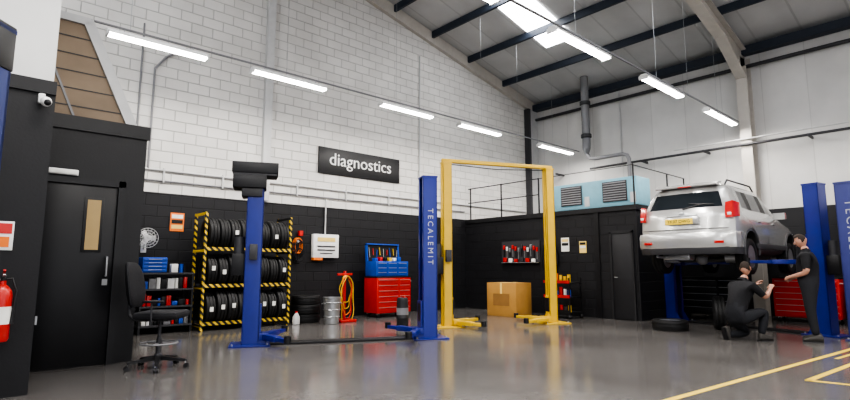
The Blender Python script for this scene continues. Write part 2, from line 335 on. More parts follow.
# ------------------------------------------------------------ sign, floor marks
b=MB(); b.box((7.87,YA-.025,3.94),(2.6,.05,.68),BLK,bev=.008); b.text('diagnostics',.46,WHT,T(7.87,YA-.055,3.98)@Rd(90,'X'),.006,1.0); b.done('diagnostics_sign')
def line(p,q,w,name):
    p=Vector(p);q=Vector(q); d=(q-p); n=Vector((-d.y,d.x)).normalized()*w/2
    b=MB(); b.prism([tuple(p-n),tuple(q-n),tuple(q+n),tuple(p+n)],2,.0,.002,YELP); b.done(name)
line((3.5,2.40),(12.6,1.50),.07,'floor_marking_line'); line((7.05,1.60),(9.4,1.42),.07,'floor_marking_line'); line((7.05,1.63),(7.25,.6),.07,'floor_marking_line'); line((9.0,1.70),(11,1.5),.05,'floor_marking_line')
line((7.15,1.2),(9.3,1.0),.06,'floor_marking_line')

# ------------------------------------------------------------ lifts
def post(b,h,m,zc,arms,capm=None,txt=None,side=-1,motor=False,sx=.26,sy=.30,plate=.62):
    b.box((0,0,.012),(plate,plate*.9,.024),m,bev=.004)
    for (i,j) in [(-.42,-.37),(.42,-.37),(-.42,.37),(.42,.37)]: b.cyl((i*plate,j*plate,.02),(i*plate,j*plate,.05),.016,STL,8)
    b.bb((-sx/2,-sy/2,.02),(-sx/2+.02,sy/2,h),m)
    for s in (-1,1):
        b.bb((-sx/2,s*sy/2-.01*(s+1),.02),(sx/2,s*sy/2+.01*(1-s),h),m)
        b.bb((sx/2-.015,min(s*sy/2,s*(sy/2-.07)),.02),(sx/2,max(s*sy/2,s*(sy/2-.07)),h),m)
        b.prism([(sx/2-.02,.024),(sx/2+.13,.024),(sx/2-.02,.25)],1,s*(sy/2-.01)-.006,s*(sy/2-.01)+.006,m)
    b.cyl((-.03,0,.03),(-.03,0,h-.1),.02,STL,8)
    b.bb((-sx/2-.01,-sy/2-.01,h-.03),(sx/2+.01,sy/2+.01,h),m)
    if zc is not None:
        b.bb((-.05,-sy/2+.04,zc),(sx/2+.03,sy/2-.04,zc+.55),m); b.bb((sx/2+.0,-.16,zc-.02),(sx/2+.14,.16,zc+.09),m,.005)
        b.bb((sx/2+.01,-.07,zc+.2),(sx/2+.035,.07,zc+.5),BLK)
    for (dx,dy) in arms:
        s=1 if dy>0 else -1
        p=Vector((sx/2+.09,s*.1,zc+.035)); q=Vector((dx,dy,zc+.035)); d=(q-p); a=math.atan2(d.y,d.x)
        b.box((0,0,0),(d.length*.6,.12,.085),m,T(*(p+d*.3))@R(a,'Z'),.006); b.box((0,0,0),(d.length*.5,.085,.06),m,T(*(p+d*.72))@R(a,'Z'),.005)
        b.cyl(tuple(q+Vector((0,0,-.03))),tuple(q+Vector((0,0,.075))),.055,BLK,14)
    if capm:
        b.bb((-.38,-.24,h-.12),(.34,.24,h+.06),BLK,.012); b.bb((-.36,-.22,h-.15),(.32,.22,h-.12),DG); b.bb((-.36,-.22,h-.36),(.16,.22,h-.15),BLK,.012); b.bb((-.22,-.19,h-.5),(.10,.19,h-.36),VDG,.01)
    if motor:
        b.bb((-sx/2-.2,-.1,1.1),(-sx/2-.002,.1,1.45),BLK,.01); b.cyl((-sx/2-.1,0,1.45),(-sx/2-.1,0,1.72),.08,DG,16); b.bb((-.06,-sy/2-.08,1.35),(.06,-sy/2-.002,1.6),DG,.008)
    if txt:
        M0=T(0,side*(sy/2+.004),h*.62)@(Rd(90,'X') if side<0 else (Rd(180,'Z')@Rd(90,'X')))@Rd(-90,'Z')
        b.text(txt,.14,LETTER,M0,.002,1.5)
def lift(name,p1,p2,h,m,zc,arms,gantry=False,cap1=False,txt=None,cover=True,sx=.26,sy=.30,motor=True):
    p1=Vector(p1);p2=Vector(p2);d=p2-p1;L=d.length;a=math.atan2(d.y,d.x)
    b=MB(); post(b,h,m,zc,arms,capm=cap1,txt=None,motor=motor,sx=sx,sy=sy)
    b.M=T(L,0,0)@R(pi,'Z'); post(b,h,m,zc,arms,txt=txt,side=1,sx=sx,sy=sy)
    b.M=Matrix.Identity(4)
    if gantry:
        b.bb((-sx/2,-.045,h-.01),(L+sx/2,.045,h+.07),m,.004); b.tube([(.1,.05,h-.03),(L/2,.05,h-.08),(L-.1,.05,h-.03)],.010,BLK)
    elif cover:
        b.bb((.3,-.12,0),(L-.3,.12,.035),BLK,.008)
    return b.done(name,(p1.x,p1.y,0),math.degrees(a))
FA=[(.55,.75),(.55,-.75)]
lift('two_post_car_lift',(3.60,8.22),(6.29,6.96),2.87,BLUE,.1,FA,cap1=True,txt='TECALEMIT')
lift('two_post_car_lift',(7.74,7.97),(10.04,6.96),3.50,YEL,.06,[(.9,.45),(.5,-.75)],gantry=True,sx=.20,sy=.17)
lift('two_post_car_lift',(11.95,2.35),(12.6,5.33),2.8,BLUE,1.30,[(.75,1.05),(.75,-.95)],cover=True)
b=MB(); post(b,2.93,BLUE2,None,[],sx=.22,sy=.24); b.bb((-.12,-.13,2.62),(.12,.13,2.95),BLK,.01); b.done('lift_post',(.01,4.645,0),140)
b=MB(); post(b,2.72,BLUE3,.1,[(.55,-.6),(.6,.1)],sx=.28,sy=.40,plate=.5)
M0=T(-.155,0,1.75)@Rd(-90,'Z')@Rd(90,'X')@Rd(-90,'Z'); b.text('TECALEMIT',.20,LETTER,M0,.002,1.35); b.done('lift_post',(11.55,1.74,0),-8)

# ------------------------------------------------------------ tyres
TP=[(.20,-.08),(.23,-.1),(.30,-.1),(.322,-.085),(.33,-.045),(.318,-.04),(.318,-.028),(.33,-.023),(.33,.023),(.318,.028),(.318,.04),(.33,.045),(.322,.085),(.30,.1),(.23,.1),(.20,.08)]
def tyre(b,M,k=1,rim=False,n=26):
    b.lathe([(r*k,z*k) for r,z in TP],RUB,M,n,closed=True)
    if rim:
        b.lathe([(.205*k,-.085*k),(.19*k,-.07*k),(.185*k,.05*k),(.19*k,.07*k),(.205*k,.085*k)],ALLOY,M,n)
        for i in range(5):
            b.box((.11*k,0,.06*k),(.17*k,.045*k,.03*k),ALLOY,M@R(2*pi*i/5,'Z'),.004)
        b.lathe([(.0,.03*k),(.05*k,.03*k),(.05*k,.085*k),(.03*k,.095*k)],ALLOY,M,12)
rack=empty('tire_rack',(0,0,0))
b=MB(); rx0,rx1,ry0,ry1=3.62,5.44,10.55,11.15
for x in (rx0,rx1):
    for y in (ry0,ry1): b.bb((x-.025,y-.025,0),(x+.025,y+.025,2.33),STRIPE)
    for z in (.1,.83,1.56,2.3): b.bb((x-.02,ry0,z-.025),(x+.02,ry1,z+.025),STRIPE)
for z in (.14,.87,1.60):
    for y in (ry0,ry0+.42): b.bb((rx0,y-.02,z-.035),(rx1,y+.02,z+.035),STRIPE if y==ry0 else DG)
b.done('rack_frame',parent=rack)
b=MB()
for z in (.14,.87,1.60):
    x=rx0+.16
    while x<rx1-.12:
        k=random.choice([.95,1,1.02]); tyre(b,T(x,ry0+.23,z+.27*k+.03)@Rd(90,'Y'),k,n=24)
        if random.random()<.7: b.box((x,ry0+.23-.335*k,z+.3+random.uniform(-.03,.05)),(.07,.006,.09),PAP)
        x+=.215
b.done('rack_tires',parent=rack)
def stack(name,x,y,n,rim=False):
    b=MB()
    for i in range(n): tyre(b,T(random.uniform(-.03,.03),random.uniform(-.03,.03),.1+i*.2),1,rim and i==n-1)
    b.done(name,(x,y,0))
stack('tire_stack',6.02,10.85,3)
b=MB(); tyre(b,T(0,0,.1),1.02,True); b.done('spare_wheel',(10.72,4.65,0))
b=MB(); tyre(b,T(0,0,.33)@Rd(90,'X')@Rd(-12,'Y'),1.0,False); b.done('spare_tire',(11.5,4.0,0),35)

# ------------------------------------------------------------ chests etc.
def chest(name,w,d,h,m,loc,rotz,rows=6,upper=None,lid=False):
    b=MB()
    for i in (-1,1):
        for j in (-1,1):
            b.cyl((i*(w/2-.08)-.02,j*(d/2-.07),.05),(i*(w/2-.08)+.02,j*(d/2-.07),.05),.05,BLK,14); b.bb((i*(w/2-.08)-.03,j*(d/2-.07)-.03,.07),(i*(w/2-.08)+.03,j*(d/2-.07)+.03,.12),STL)
    b.bb((-w/2,-d/2,.11),(w/2,d/2,h),m,.008); b.bb((-w/2-.01,-d/2-.01,h),(w/2+.01,d/2+.01,h+.025),BLK,.006)
    hh=(h-.17)/rows
    for r in range(rows):
        z0=.14+r*hh
        for (xa,xb) in ([(-w/2+.03,w*.12),(w*.12+.02,w/2-.03)] if w>.8 else [(-w/2+.03,w/2-.03)]):
            b.bb((xa,-d/2-.012,z0+.01),(xb,-d/2+.005,z0+hh-.008),m,.004); b.bb((xa+.02,-d/2-.026,z0+hh-.035),(xb-.02,-d/2-.012,z0+hh-.022),STL)
    b.tube([(w/2+.0,-d/2+.05,h-.1),(w/2+.05,-d/2+.05,h-.1),(w/2+.05,d/2-.05,h-.1),(w/2,d/2-.05,h-.1)],.012,STL)
    if upper:
        u0=h+.03;u1=u0+.38; b.bb((-w/2+.02,-d/2+.08,u0),(w/2-.02,d/2-.01,u1),upper,.008)
        for r in range(3):
            for c in range(3):
                xa=-w/2+.05+c*(w-.1)/3; b.bb((xa,-d/2+.065,u0+.02+r*.115),(xa+(w-.1)/3-.02,-d/2+.085,u0+.115+r*.115),upper,.003); b.bb((xa+.03,-d/2+.052,u0+.09+r*.115),(xa+(w-.1)/3-.05,-d/2+.066,u0+.105+r*.115),STL)
        if lid:
            b.box((0,d/2-.02,u1+.22),(w-.04,.03,.46),BLK,rot=(-6,0,0)); b.box((0,d/2-.045,u1+.44),(w-.02,.05,.03),upper,rot=(-6,0,0)); 
            for s in (-1,1): b.box((s*(w/2-.03),d/2-.04,u1+.2),(.03,.08,.42),upper,rot=(-6,0,0))
            for i in range(9):
                x=-w/2+.12+i*.11; b.tube([(x,d/2-.06,u1+.1+.06*(i%2)),(x+.02*(i%3-1),d/2-.04,u1+.36-.03*(i%3))],.011,[STL,RED,BLUT,YEL][i%4],6)
            for i in range(6):
                x=-w/2+.14+i*.15; b.box((x,.02,u1+.04+.01*(i%3)),(.09,.14,.08+.03*(i%2)),[BLUT,RED,BLK,YEL,WHT,BLUT][i],bev=.01)
    b.done(name,loc,rotz)
chest('tool_chest',1.08,.55,.98,RED,(8.30,10.72,0),0,6,BLUT,True)
chest('tool_chest',1.5,.5,.98,BLK,(13.95,4.95,0),-90,5)
chest('tool_chest',1.25,.5,.98,RED,(14.55,3.15,0),-90,6)
chest('tool_chest',1.1,.5,.98,RED,(14.55,1.75,0),-90,6)
b=MB()
for x in (-.45,.45):
    for y in (-.25,.25): b.bb((x-.02,y-.02,0),(x+.02,y+.02,1.12),BLK)
for z in (.15,.5,.82,1.12): b.bb((-.47,-.28,z-.02),(.47,.28,z+.012),DG)
cs=[BLUT,DG,WHT,BLK,RED,BLK,BLUT,PAP,MG]
for z in (.162,.512,.832):
    x=-.4
    while x<.38:
        w=random.uniform(.06,.14); h=random.uniform(.08,.24); b.bb((x,-.2,z),(x+w-.015,random.uniform(.0,.2),z+h),random.choice(cs),.006); x+=w
b.bb((-.45,-.22,1.132),(-.02,.2,1.42),BLUT,.015)
for r in range(4): b.bb((-.43,-.232,1.15+r*.066),(-.04,-.22,1.20+r*.066),BLUT,.004); b.bb((-.35,-.24,1.18+r*.066),(-.12,-.232,1.19+r*.066),STL)
b.bb((.08,-.15,1.132),(.2,.0,1.3),WHT,.01); b.cyl((.3,0,1.132),(.3,0,1.3),.04,BLUT); b.cyl((.38,.05,1.132),(.38,.05,1.26),.03,BLK)
b.done('workshop_shelf_bench',(3.02,10.95,0))
b=MB(); M=T(2.72,YA-.24,1.80)@Rd(90,'X')
for r in (.19,.14,.09): 
    b.tube([(r*math.cos(a*pi/12),r*math.sin(a*pi/12),.05+ (0.02 if r<.15 else 0)) for a in range(25)],.006,LG,6,M,False)
for a in range(16):
    c,s_=math.cos(a*pi/8),math.sin(a*pi/8); b.tube([(0,0,.08),(.1*c,.1*s_,.075),(.19*c,.19*s_,.04),(.17*c,.17*s_,-.03),(.04*c,.04*s_,-.06)],.003,LG,5,M,False)
for a in range(3): b.box((.085,0,.01),(.14,.10,.006),WHT,M@R(a*2*pi/3,'Z'),rot=(25,0,0),bev=.002)
b.cyl((0,0,-.14),(0,0,.03),.06,WHT,16,M); b.tube([(2.72,YA-.1,1.80),(2.72,YA-.08,1.6),(2.72,YA-.01,1.6)],.02,WHT); b.box((2.72,YA-.016,1.6),(.1,.03,.16),WHT,bev=.006); b.done('wall_fan')
def poster(name,c,w,h,cols,ax='y'):
    b=MB(); 
    M=T(*c) if ax=='y' else T(*c)@Rd(-90,'Z')
    b.box((0,-.004,0),(w,.008,h),cols[0],M)
    for i,m in enumerate(cols[1:]): b.box((0,-.01,h*.3-i*h*.28),(w*.8,.004,h*.2),m,M)
    b.done(name)
poster('safety_poster',(3.32,YA-.001,2.16),.27,.38,[ORG,PAP,BLK,PAPY]); 
poster('wall_notice',(11.9-.001,7.77,1.83),.24,.36,[PAP,PAPY,BLK],'x'); poster('wall_notice',(11.9-.001,7.25,1.75),.2,.3,[PAPY,BLK,WHT],'x')
b=MB(); b.box((6.80,YA-.065,1.76),(.72,.12,.58),WHT,bev=.01); b.box((6.80,YA-.13,1.92),(.5,.01,.1),PAPY); b.box((6.8,YA-.13,1.75),(.5,.01,.03),DG); b.box((6.8,YA-.13,1.66),(.5,.01,.03),DG); b.box((6.8,YA-.13,1.58),(.35,.01,.02),DG); b.tube([(6.8,YA-.05,2.04),(6.8,YA-.05,2.95)],.018,LG); b.bb((6.45,YA-.13,1.41),(6.7,YA-.01,1.47),ORG); b.done('electrical_cabinet')
b=MB()
for k,(m,r) in enumerate([(ORG,.13),(BLK,.18),(BLK,.13)]):
    for j in range(3):
        b.tube([(r*.75*math.cos(a*pi/10)+.02*j,-.04-.03*j-.02*k,r*1.4*math.sin(a*pi/10)-.12*k) for a in range(21)],.010,m,6,None,False)
b.cyl((0,-.005,.1),(0,-.14,.1),.03,STL); b.box((0,-.015,.1),(.12,.02,.12),DG); b.box((.1,-.05,.3),(.1,.08,.12),RED); b.box((-.12,-.05,.28),(.1,.09,.2),BLK); b.done('air_hose_hanger',(6.02,YA,1.75))
b=MB(); b.lathe([(.15,0),(.16,.01),(.19,.55),(.2,.56),(.2,.58),(.18,.58),(.15,.03)],STL,None,24); 
for s in (-1,1): b.tube([(s*.19,-.05,.45),(s*.23,-.05,.44),(s*.23,.05,.44),(s*.19,.05,.45)],.008,STL,6)
for z in (.15,.3,.45): b.lathe([(.165+.07*z,z),(.172+.07*z,z+.01),(.165+.07*z,z+.02)],STL,None,24)
b.done('metal_waste_bin',(6.28,10.12,0))
b=MB(); b.box((0,0,.03),(.42,.42,.06),RED,bev=.015); b.bb((-.025,-.025,.06),(.025,.025,1.15),RED,.004); b.bb((-.2,-.02,1.05),(.2,.02,1.10),RED,.004)
for j,(m,r) in enumerate([(YEL,.15),(YEL,.12),(ORG,.14),(RED,.12),(YEL,.17)]):
    b.tube([(r*math.sin(a*pi/12)+.02*math.sin(a*1.3+j),-.05-.02*j,1.04-(.30+.07*j)*(1-math.cos(a*pi/12))) for a in range(25)],.012,m,6,None,False)
b.done('air_hose_stand',(6.72,10.3,0))
b=MB(); b.lathe([(.11,0),(.12,.02),(.12,.2),(.125,.21),(.125,.23),(.12,.24),(.12,.5),(.115,.56),(.11,.60),(.10,.62)],VDG,None,24); b.lathe([(.122,.28),(.122,.42)],MG,None,24); b.cyl((.04,0,.62),(.04,0,.65),.03,RED); b.done('oil_drum',(6.85,8.35,0))
b=MB(); b.lathe([(.07,0),(.08,.01),(.08,.16),(.045,.22),(.03,.25)],LG,None,16); b.cyl((0,0,.25),(0,0,.28),.03,RED); b.done('oil_bottle',(5.62,10.5,0))
b=MB(); b.box((0,0,.42),(.7,.9,.84),CARD,bev=.006); b.box((0,0,.842),(.7,.9,.006),CARD); b.box((0,0,.847),(.702,.07,.004),PAPY); b.box((-.352,0,.6),(.004,.06,.48),PAPY); b.box((-.353,0,.42),(.004,.5,.3),mat('card_print',(.30,.16,.05),.8)); b.done('cardboard_box',(10.75,8.75,0),4)
b=MB()
for x in (-.25,.25):
    for y in (-.35,.35): b.bb((x-.015,y-.015,.1),(x+.015,y+.015,.98),BLK); b.sph((x,y,.05),.05,BLK)
for z in (.14,.5,.85): b.bb((-.27,-.37,z),(.27,.37,z+.02),BLK,.004); b.bb((-.28,-.37,z),(-.26,.37,z+.07),RED if z>.4 else BLK)
for z in (.16,.52,.87):
    for i in range(6):
        y=-.3+i*.115; h=random.uniform(.12,.25); m=random.choice([WHT,RED,ORG,BLUT,DG,YEL]); b.cyl((-.17,y,z),(-.17,y,z+h),.04,m,10); b.cyl((-.17,y,z+h),(-.17,y,z+h+.04),.015,BLK,8)
b.done('tool_trolley',(11.3,7.5,0))
b=MB(); b.bb((11.87,8.56,1.38),(11.899,9.9,1.98),DG)
for i in range(12):
    y=8.64+i*.105; z=1.45+.04*(i%3); m=[RED,RED,STL,WHT,RED,DG,STL][i%7]; b.box((11.85,y,z+.28),(.03,.06,.12),m,bev=.004); b.box((11.855,y,z+.12),(.02,.022,.22),[STL,BLK][i%2])
b.bb((11.78,8.6,1.36),(11.87,9.85,1.38),STL)
for i in range(6): b.box((11.83,8.75+i*.2,1.43+.01*(i%3)),(.05,.11,.09+.02*(i%3)),[PAP,RED,DG,RED][i%4],bev=.006)
b.done('tool_board')
b=MB(); b.cyl((11.898,8.25,1.95),(11.82,8.25,1.97),.012,STL,8)
b.loft([[(11.85+.03*rx*math.cos(a*pi/6),8.25+ry*math.sin(a*pi/6),z) for a in range(12)] for (z,rx,ry) in [(1.95,.6,.05),(1.9,1.1,.15),(1.8,1.2,.19),(1.5,1.2,.19),(1.2,1.3,.22),(1.18,1.1,.2)]],CLO); 
for s in (-1,1): b.tube([(11.85,8.25+s*.15,1.85),(11.845,8.25+s*.23,1.6),(11.84,8.25+s*.24,1.3)],[.045,.04,.035],CLO,10)
b.done('hanging_jacket')
b=MB()
for y in (.6,2.6): 
    b.bb((15.3,y-.02,0),(15.34,y+.02,2.4),DG)
for z in (1.5,2.0,2.4):
    b.bb((15.28,.58,z-.02),(XB-.01,2.62,z+.01),DG)
    y=.7
    while y<2.5:
        w=random.uniform(.1,.3); h=random.uniform(.1,.3); b.bb((15.36,y,z+.01),(15.6,y+w-.03,z+.01+h),random.choice([BLK,DG,DG,RED,BLUT,LG]),.006); y+=w
b.done('storage_shelf')

# ------------------------------------------------------------ chair
b=MB()
for i in range(5):
    M=R(2*pi*i/5+.3,'Z'); b.loft([[(.04,-.03,.10),(.04,.03,.10),(.04,.03,.15),(.04,-.03,.15)],[(.34,-.018,.075),(.34,.018,.075),(.34,.018,.10),(.34,-.018,.10)]],BLK,M)
    b.cyl((.33,-.012,.06),(.33,-.012,.09),.008,STL,8,M)
    for s in (-1,1): b.cyl((.34,s*.008,.028),(.34,s*.028,.028),.028,BLK,14,M)
b.lathe([(.05,.09),(.05,.16),(.03,.18),(.03,.36),(.02,.37),(.02,.58)],DG,None,16)
b.tube([(.21*math.cos(a*pi/12),.21*math.sin(a*pi/12),.30) for a in range(25)],.012,MG,8,None,False)
for i in range(3): b.tube([(.03,0,.30),(.21,0,.30)],.008,MG,6,R(2*pi*i/3,'Z'))
b.box((0,0,.585),(.22,.26,.03),DG,bev=.005); b.box((0,.02,.645),(.54,.52,.09),CLO,bev=.04)
b.tube([(0,-.1,.58),(0,-.30,.58),(0,-.37,.64),(0,-.39,.95)],.02,DG,10)
rings=[]
for (z,w,t) in [(.74,.14,.02),(.78,.20,.045),(.9,.235,.055),(1.02,.24,.055),(1.15,.225,.05),(1.25,.18,.04),(1.29,.11,.02)]:
    ring=[]
    for a in range(20):
        c,s_=math.cos(a*pi/10),math.sin(a*pi/10); x=w*c; ring.append((x,-.32+t*s_+ (x*x)*.8 -.16*(z-.8),z))
    rings.append(ring)
b.loft(rings,CLO)
b.tube([(.12,.0,.585),(.30,0,.59),(.31,0,.8)],.012,DG,8); b.box((.31,.02,.82),(.06,.24,.03),BLK,bev=.012)
b.done('office_chair',(1.95,7.12,0),-125)

# ------------------------------------------------------------ car
car=empty('car',(10.5,4.19,1.20),0)
ST=[]
def st(xs,ys,zs): ST.append(list(zip(xs,ys,zs)))
st([.12,.08,.0,-.02,.03,.04,.06,.26,.35,.38],[0,.70,.84,.88,.88,.875,.84,.70,.58,0],[.34,.34,.42,.62,.88,1.04,1.12,1.53,1.64,1.70])
st([.25]*6+[.30,.46,.50,.52],[0,.75,.89,.91,.915,.905,.875,.73,.61,0],[.28,.28,.40,.62,.90,1.04,1.12,1.56,1.67,1.74])
st([.55]*6+[.58,.66,.7,.7],[0,.78,.90,.92,.925,.91,.875,.74,.61,0],[.27,.27,.38,.62,.90,1.03,1.10,1.58,1.69,1.76])
for x in (1.0,1.08,1.86,1.94): st([x]*10,[0,.78,.905,.92,.925,.91,.875,.74,.61,0],[.26,.26,.36,.62,.90,1.01,1.07,1.58,1.69,1.76])
st([2.75]*6+[2.92,2.45,2.38,2.35],[0,.78,.905,.91,.91,.90,.86,.70,.58,0],[.26,.26,.36,.62,.90,1.00,1.06,1.54,1.64,1.70])
st([3.1]*6+[3.15,3.15,3.18,3.22],[0,.78,.90,.91,.91,.89,.84,.74,.5,0],[.26,.26,.38,.62,.88,.99,1.03,1.06,1.10,1.12])
st([3.75]*10,[0,.76,.89,.90,.90,.87,.80,.68,.45,0],[.27,.27,.38,.60,.82,.92,.96,.99,1.02,1.03])
st([4.2]*10,[0,.70,.82,.85,.84,.80,.74,.62,.42,0],[.28,.28,.38,.56,.74,.82,.86,.89,.91,.92])
st([4.36,4.38,4.40,4.41,4.38,4.36,4.34,4.32,4.3,4.3],[0,.58,.68,.72,.71,.68,.62,.52,.36,0],[.32,.32,.4,.52,.66,.74,.78,.80,.82,.83])
b=MB(); vs=[];N=10
for s_ in ST:
    for (x,y,z) in s_: vs.append((x,y,z))
    for (x,y,z) in s_[1:-1]: vs.append((x,-y,z))
def vid(i,j,side): 
    if j==0 or j==N-1 or side>0: return i*18+j
    return i*18+10+j-1
groups={}
def af(m,f): groups.setdefault(m,[]).append(f)
for i in range(len(ST)-1):
    for j in range(N-1):
        for sd in (1,-1):
            f=[vid(i,j,sd),vid(i+1,j,sd),vid(i+1,j+1,sd),vid(i,j+1,sd)]
            m=CARP
            if j==6 and i in (2,4,6): m=GLS
            if j==6 and i in (3,5): m=BLK
            if i==7 and j in (7,8): m=GLS
            if j==0: m=UND
            if j==1: m=DG
            af(m,f)
for (i,bx) in ((0,-.07),(len(ST)-1,.10)):
    cen=[]
    for j in range(N):
        if j in (0,N-1): cen.append(vid(i,j,1)); continue
        x,y,z=ST[i][j]; vs.append((x+bx,0,z+(.02 if j>6 else 0))); cen.append(len(vs)-1)
    for j in range(N-1):
        for sd in (1,-1):
            f=[vid(i,j,sd),vid(i,j+1,sd),cen[j+1],cen[j]]
            f=list(dict.fromkeys(f))
            m=CARP
            if i==0 and j==6: m=GLS
            if j==1: m=DG
            if j==0: m=UND
            if i>0 and j==4: m=BLK
            af(m,f)
b.v+=vs
for m,fs in groups.items():
    k=b.mi(m)
    for f in fs: b.f.append(f); b.m.append(k)
k=b.mi(UND)
body=b.done('car_body_shell',parent=car,sharp=180)
ssm=body.modifiers.new('round','SUBSURF'); ssm.levels=1; ssm.render_levels=1
dg=C.evaluated_depsgraph_get(); dg.update(); me=D.meshes.new_from_object(body.evaluated_get(dg)); body.modifiers.clear(); body.data=me
def cut(x):
    c=MB(); c.cyl((x,-1.2,.34),(x,-.55,.34),.40,UND,32); c.cyl((x,.55,.34),(x,1.2,.34),.40,UND,32); return c.done('cutter',parent=car)
for x in (.86,3.52):
    cu=cut(x); md=body.modifiers.new('b','BOOLEAN'); md.operation='DIFFERENCE'; md.object=cu; md.solver='EXACT'
    try: md.material_mode='TRANSFER'
    except Exception: pass
    dg=C.evaluated_depsgraph_get(); dg.update(); me=D.meshes.new_from_object(body.evaluated_get(dg))
    body.modifiers.clear(); body.data=me; D.objects.remove(cu)
body.data.set_sharp_from_angle(angle=math.radians(34))
b=MB()
for x in (.86,3.52):
    for sd in (1,-1):
        tyre(b,T(x,sd*.80,.24)@Rd(-90*sd,'X'),1.05,True,30)
        b.tube([(x+.42*math.cos(a*pi/14),sd*.910,.36+.42*math.sin(a*pi/14)) for a in range(-1,16)],.024,DG,6)
        b.cyl((x,sd*.45,.24),(x,sd*.72,.24),.12,STL,18); b.tube([(x,sd*.55,.26),(x,sd*.52,.62)],.06,BLK,10)
b.tube([(.86,-.7,.24),(.86,-.3,.18),(.86,.3,.18),(.86,.7,.24)],.05,UND,10); b.sph((.86,0,.2),(.16,.12,.12),MG)
b.box((.45,.3,.26),(.3,.55,.18),STL,bev=.05); b.tube([(.55,.45,.24),(.2,.55,.24),(.06,.56,.25)],.03,STL,10); b.tube([(.6,.2,.24),(1.4,.1,.2),(3.2,.1,.2)],.03,STL,10)
for sd in (1,-1): b.tube([(.86,sd*.5,.2),(1.5,sd*.42,.24)],.035,UND,8); b.bb((1.2,sd*.6-.04,.2),(3.0,sd*.6+.04,.27),UND)
b.box((1.75,-.3,.24),(.6,.4,.14),UND,bev=.03); b.box((3.4,0,.24),(.9,.9,.12),UND,bev=.03)
b.done('wheels_and_underbody',parent=car)
b=MB()
for sd in (1,-1):
    b.loft([[(xo-.01,sd*.755,z) for (z,xo) in [(.95,.02),(1.08,.03),(1.24,.08),(1.24,.12),(1.08,.09),(.95,.07)]],
            [(xo+.01,sd*.865,z) for (z,xo) in [(.95,.03),(1.08,.04),(1.27,.10),(1.27,.15),(1.08,.11),(.95,.09)]],
            [(xo+.15,sd*.912,z) for (z,xo) in [(.98,.03),(1.08,.05),(1.24,.13),(1.24,.19),(1.08,.18),(.98,.16)]]],GLR)
    b.box((.035,sd*.82,1.02),(.03,.07,.05),WHT,bev=.01)
    b.box((-.10,sd*.66,.50),(.04,.16,.05),GLR,bev=.008)
    b.loft([[(2.55+xx,sd*(.86+yy),1.05+zz) for xx,zz in [(0,0),(.12,.0),(.12,.14),(0,.14)]] for yy in (0,.1,.22)],CARP)
    b.tube([(.66,sd*.58,1.66),(.78,sd*.58,1.76),(2.15,sd*.58,1.765),(2.3,sd*.58,1.66)],.018,DG,8)
    for x in (1.35,2.3): b.box((x,sd*.925,.93),(.18,.03,.035),CARP,bev=.01)
    b.box((2.2,sd*.912,.45),(2.1,.03,.10),DG,bev=.01)
    b.tube([(1.06,sd*.916,.45),(1.06,sd*.916,.95)],.006,BLK,4); b.tube([(1.9,sd*.916,.45),(1.9,sd*.916,.95)],.006,BLK,4)
ring=[]
for (x,y) in [(.43,.925),(.2,.925),(.04,.905),(-.04,.82),(-.11,.55),(-.15,.0),(-.11,-.55),(-.04,-.82),(.04,-.905),(.2,-.925),(.43,-.925)]:
    ring.append([(x+.02,y,.40),(x,y,.46),(x,y,.64),(x+.02,y*.99,.69),(x+.11,y*.94,.72),(x+.14,y*.9,.40)])
b.loft(ring,CARP)
ring=[]
for (x,y) in [(.42,.91),(.2,.91),(.05,.88),(-.03,.80),(-.09,.54),(-.12,.0),(-.09,-.54),(-.03,-.80),(.05,-.88),(.2,-.91),(.42,-.91)]:
    ring.append([(x+.03,y,.28),(x,y,.34),(x,y,.41),(x+.12,y*.93,.41),(x+.12,y*.9,.28)])
b.loft(ring,DG)
b.box((-.05,0,.93),(.04,.62,.15),CARP,bev=.01); b.box((-.075,.05,.915),(.012,.52,.11),PLT,bev=.003); b.text('YK07 DWG',.085,BLK,T(-.083,.05,.915)@Rd(-90,'Z')@Rd(90,'X'),.001)
b.box((-.045,0,1.02),(.04,.56,.035),STL,bev=.01); b.sph((-.045,0,1.06),(.015,.05,.04),STL)
b.tube([(.015,.80,.76),(-.04,.4,.76),(-.06,0,.76),(-.04,-.4,.76),(.015,-.80,.76)],.007,BLK,4)
b.loft([[(.20,y,1.605),(.18,y,1.625),(.33,y,1.69),(.50,y,1.71),(.38,y,1.62)] for y in (-.58,-.3,0,.3,.58)],CARP); b.box((.175,0,1.615),(.02,.25,.02),GLR)
b.tube([(.02,0,1.16),(.07,-.25,1.22),(.09,-.38,1.24)],.012,BLK,6); b.tube([(.08,-.1,1.26),(.09,-.55,1.22)],.008,BLK,6)
for sd in (1,-1): b.loft([[(4.30,sd*.5,z) for z in (.68,.8)]+[(4.37,sd*.5,z) for z in (.78,.68)],[(4.1,sd*.80,z) for z in (.70,.84)]+[(4.2,sd*.81,z) for z in (.80,.70)]],WHT)
b.box((4.45,0,.5),(.04,.9,.14),BLK,bev=.01)
b.done('body_trim',parent=car)

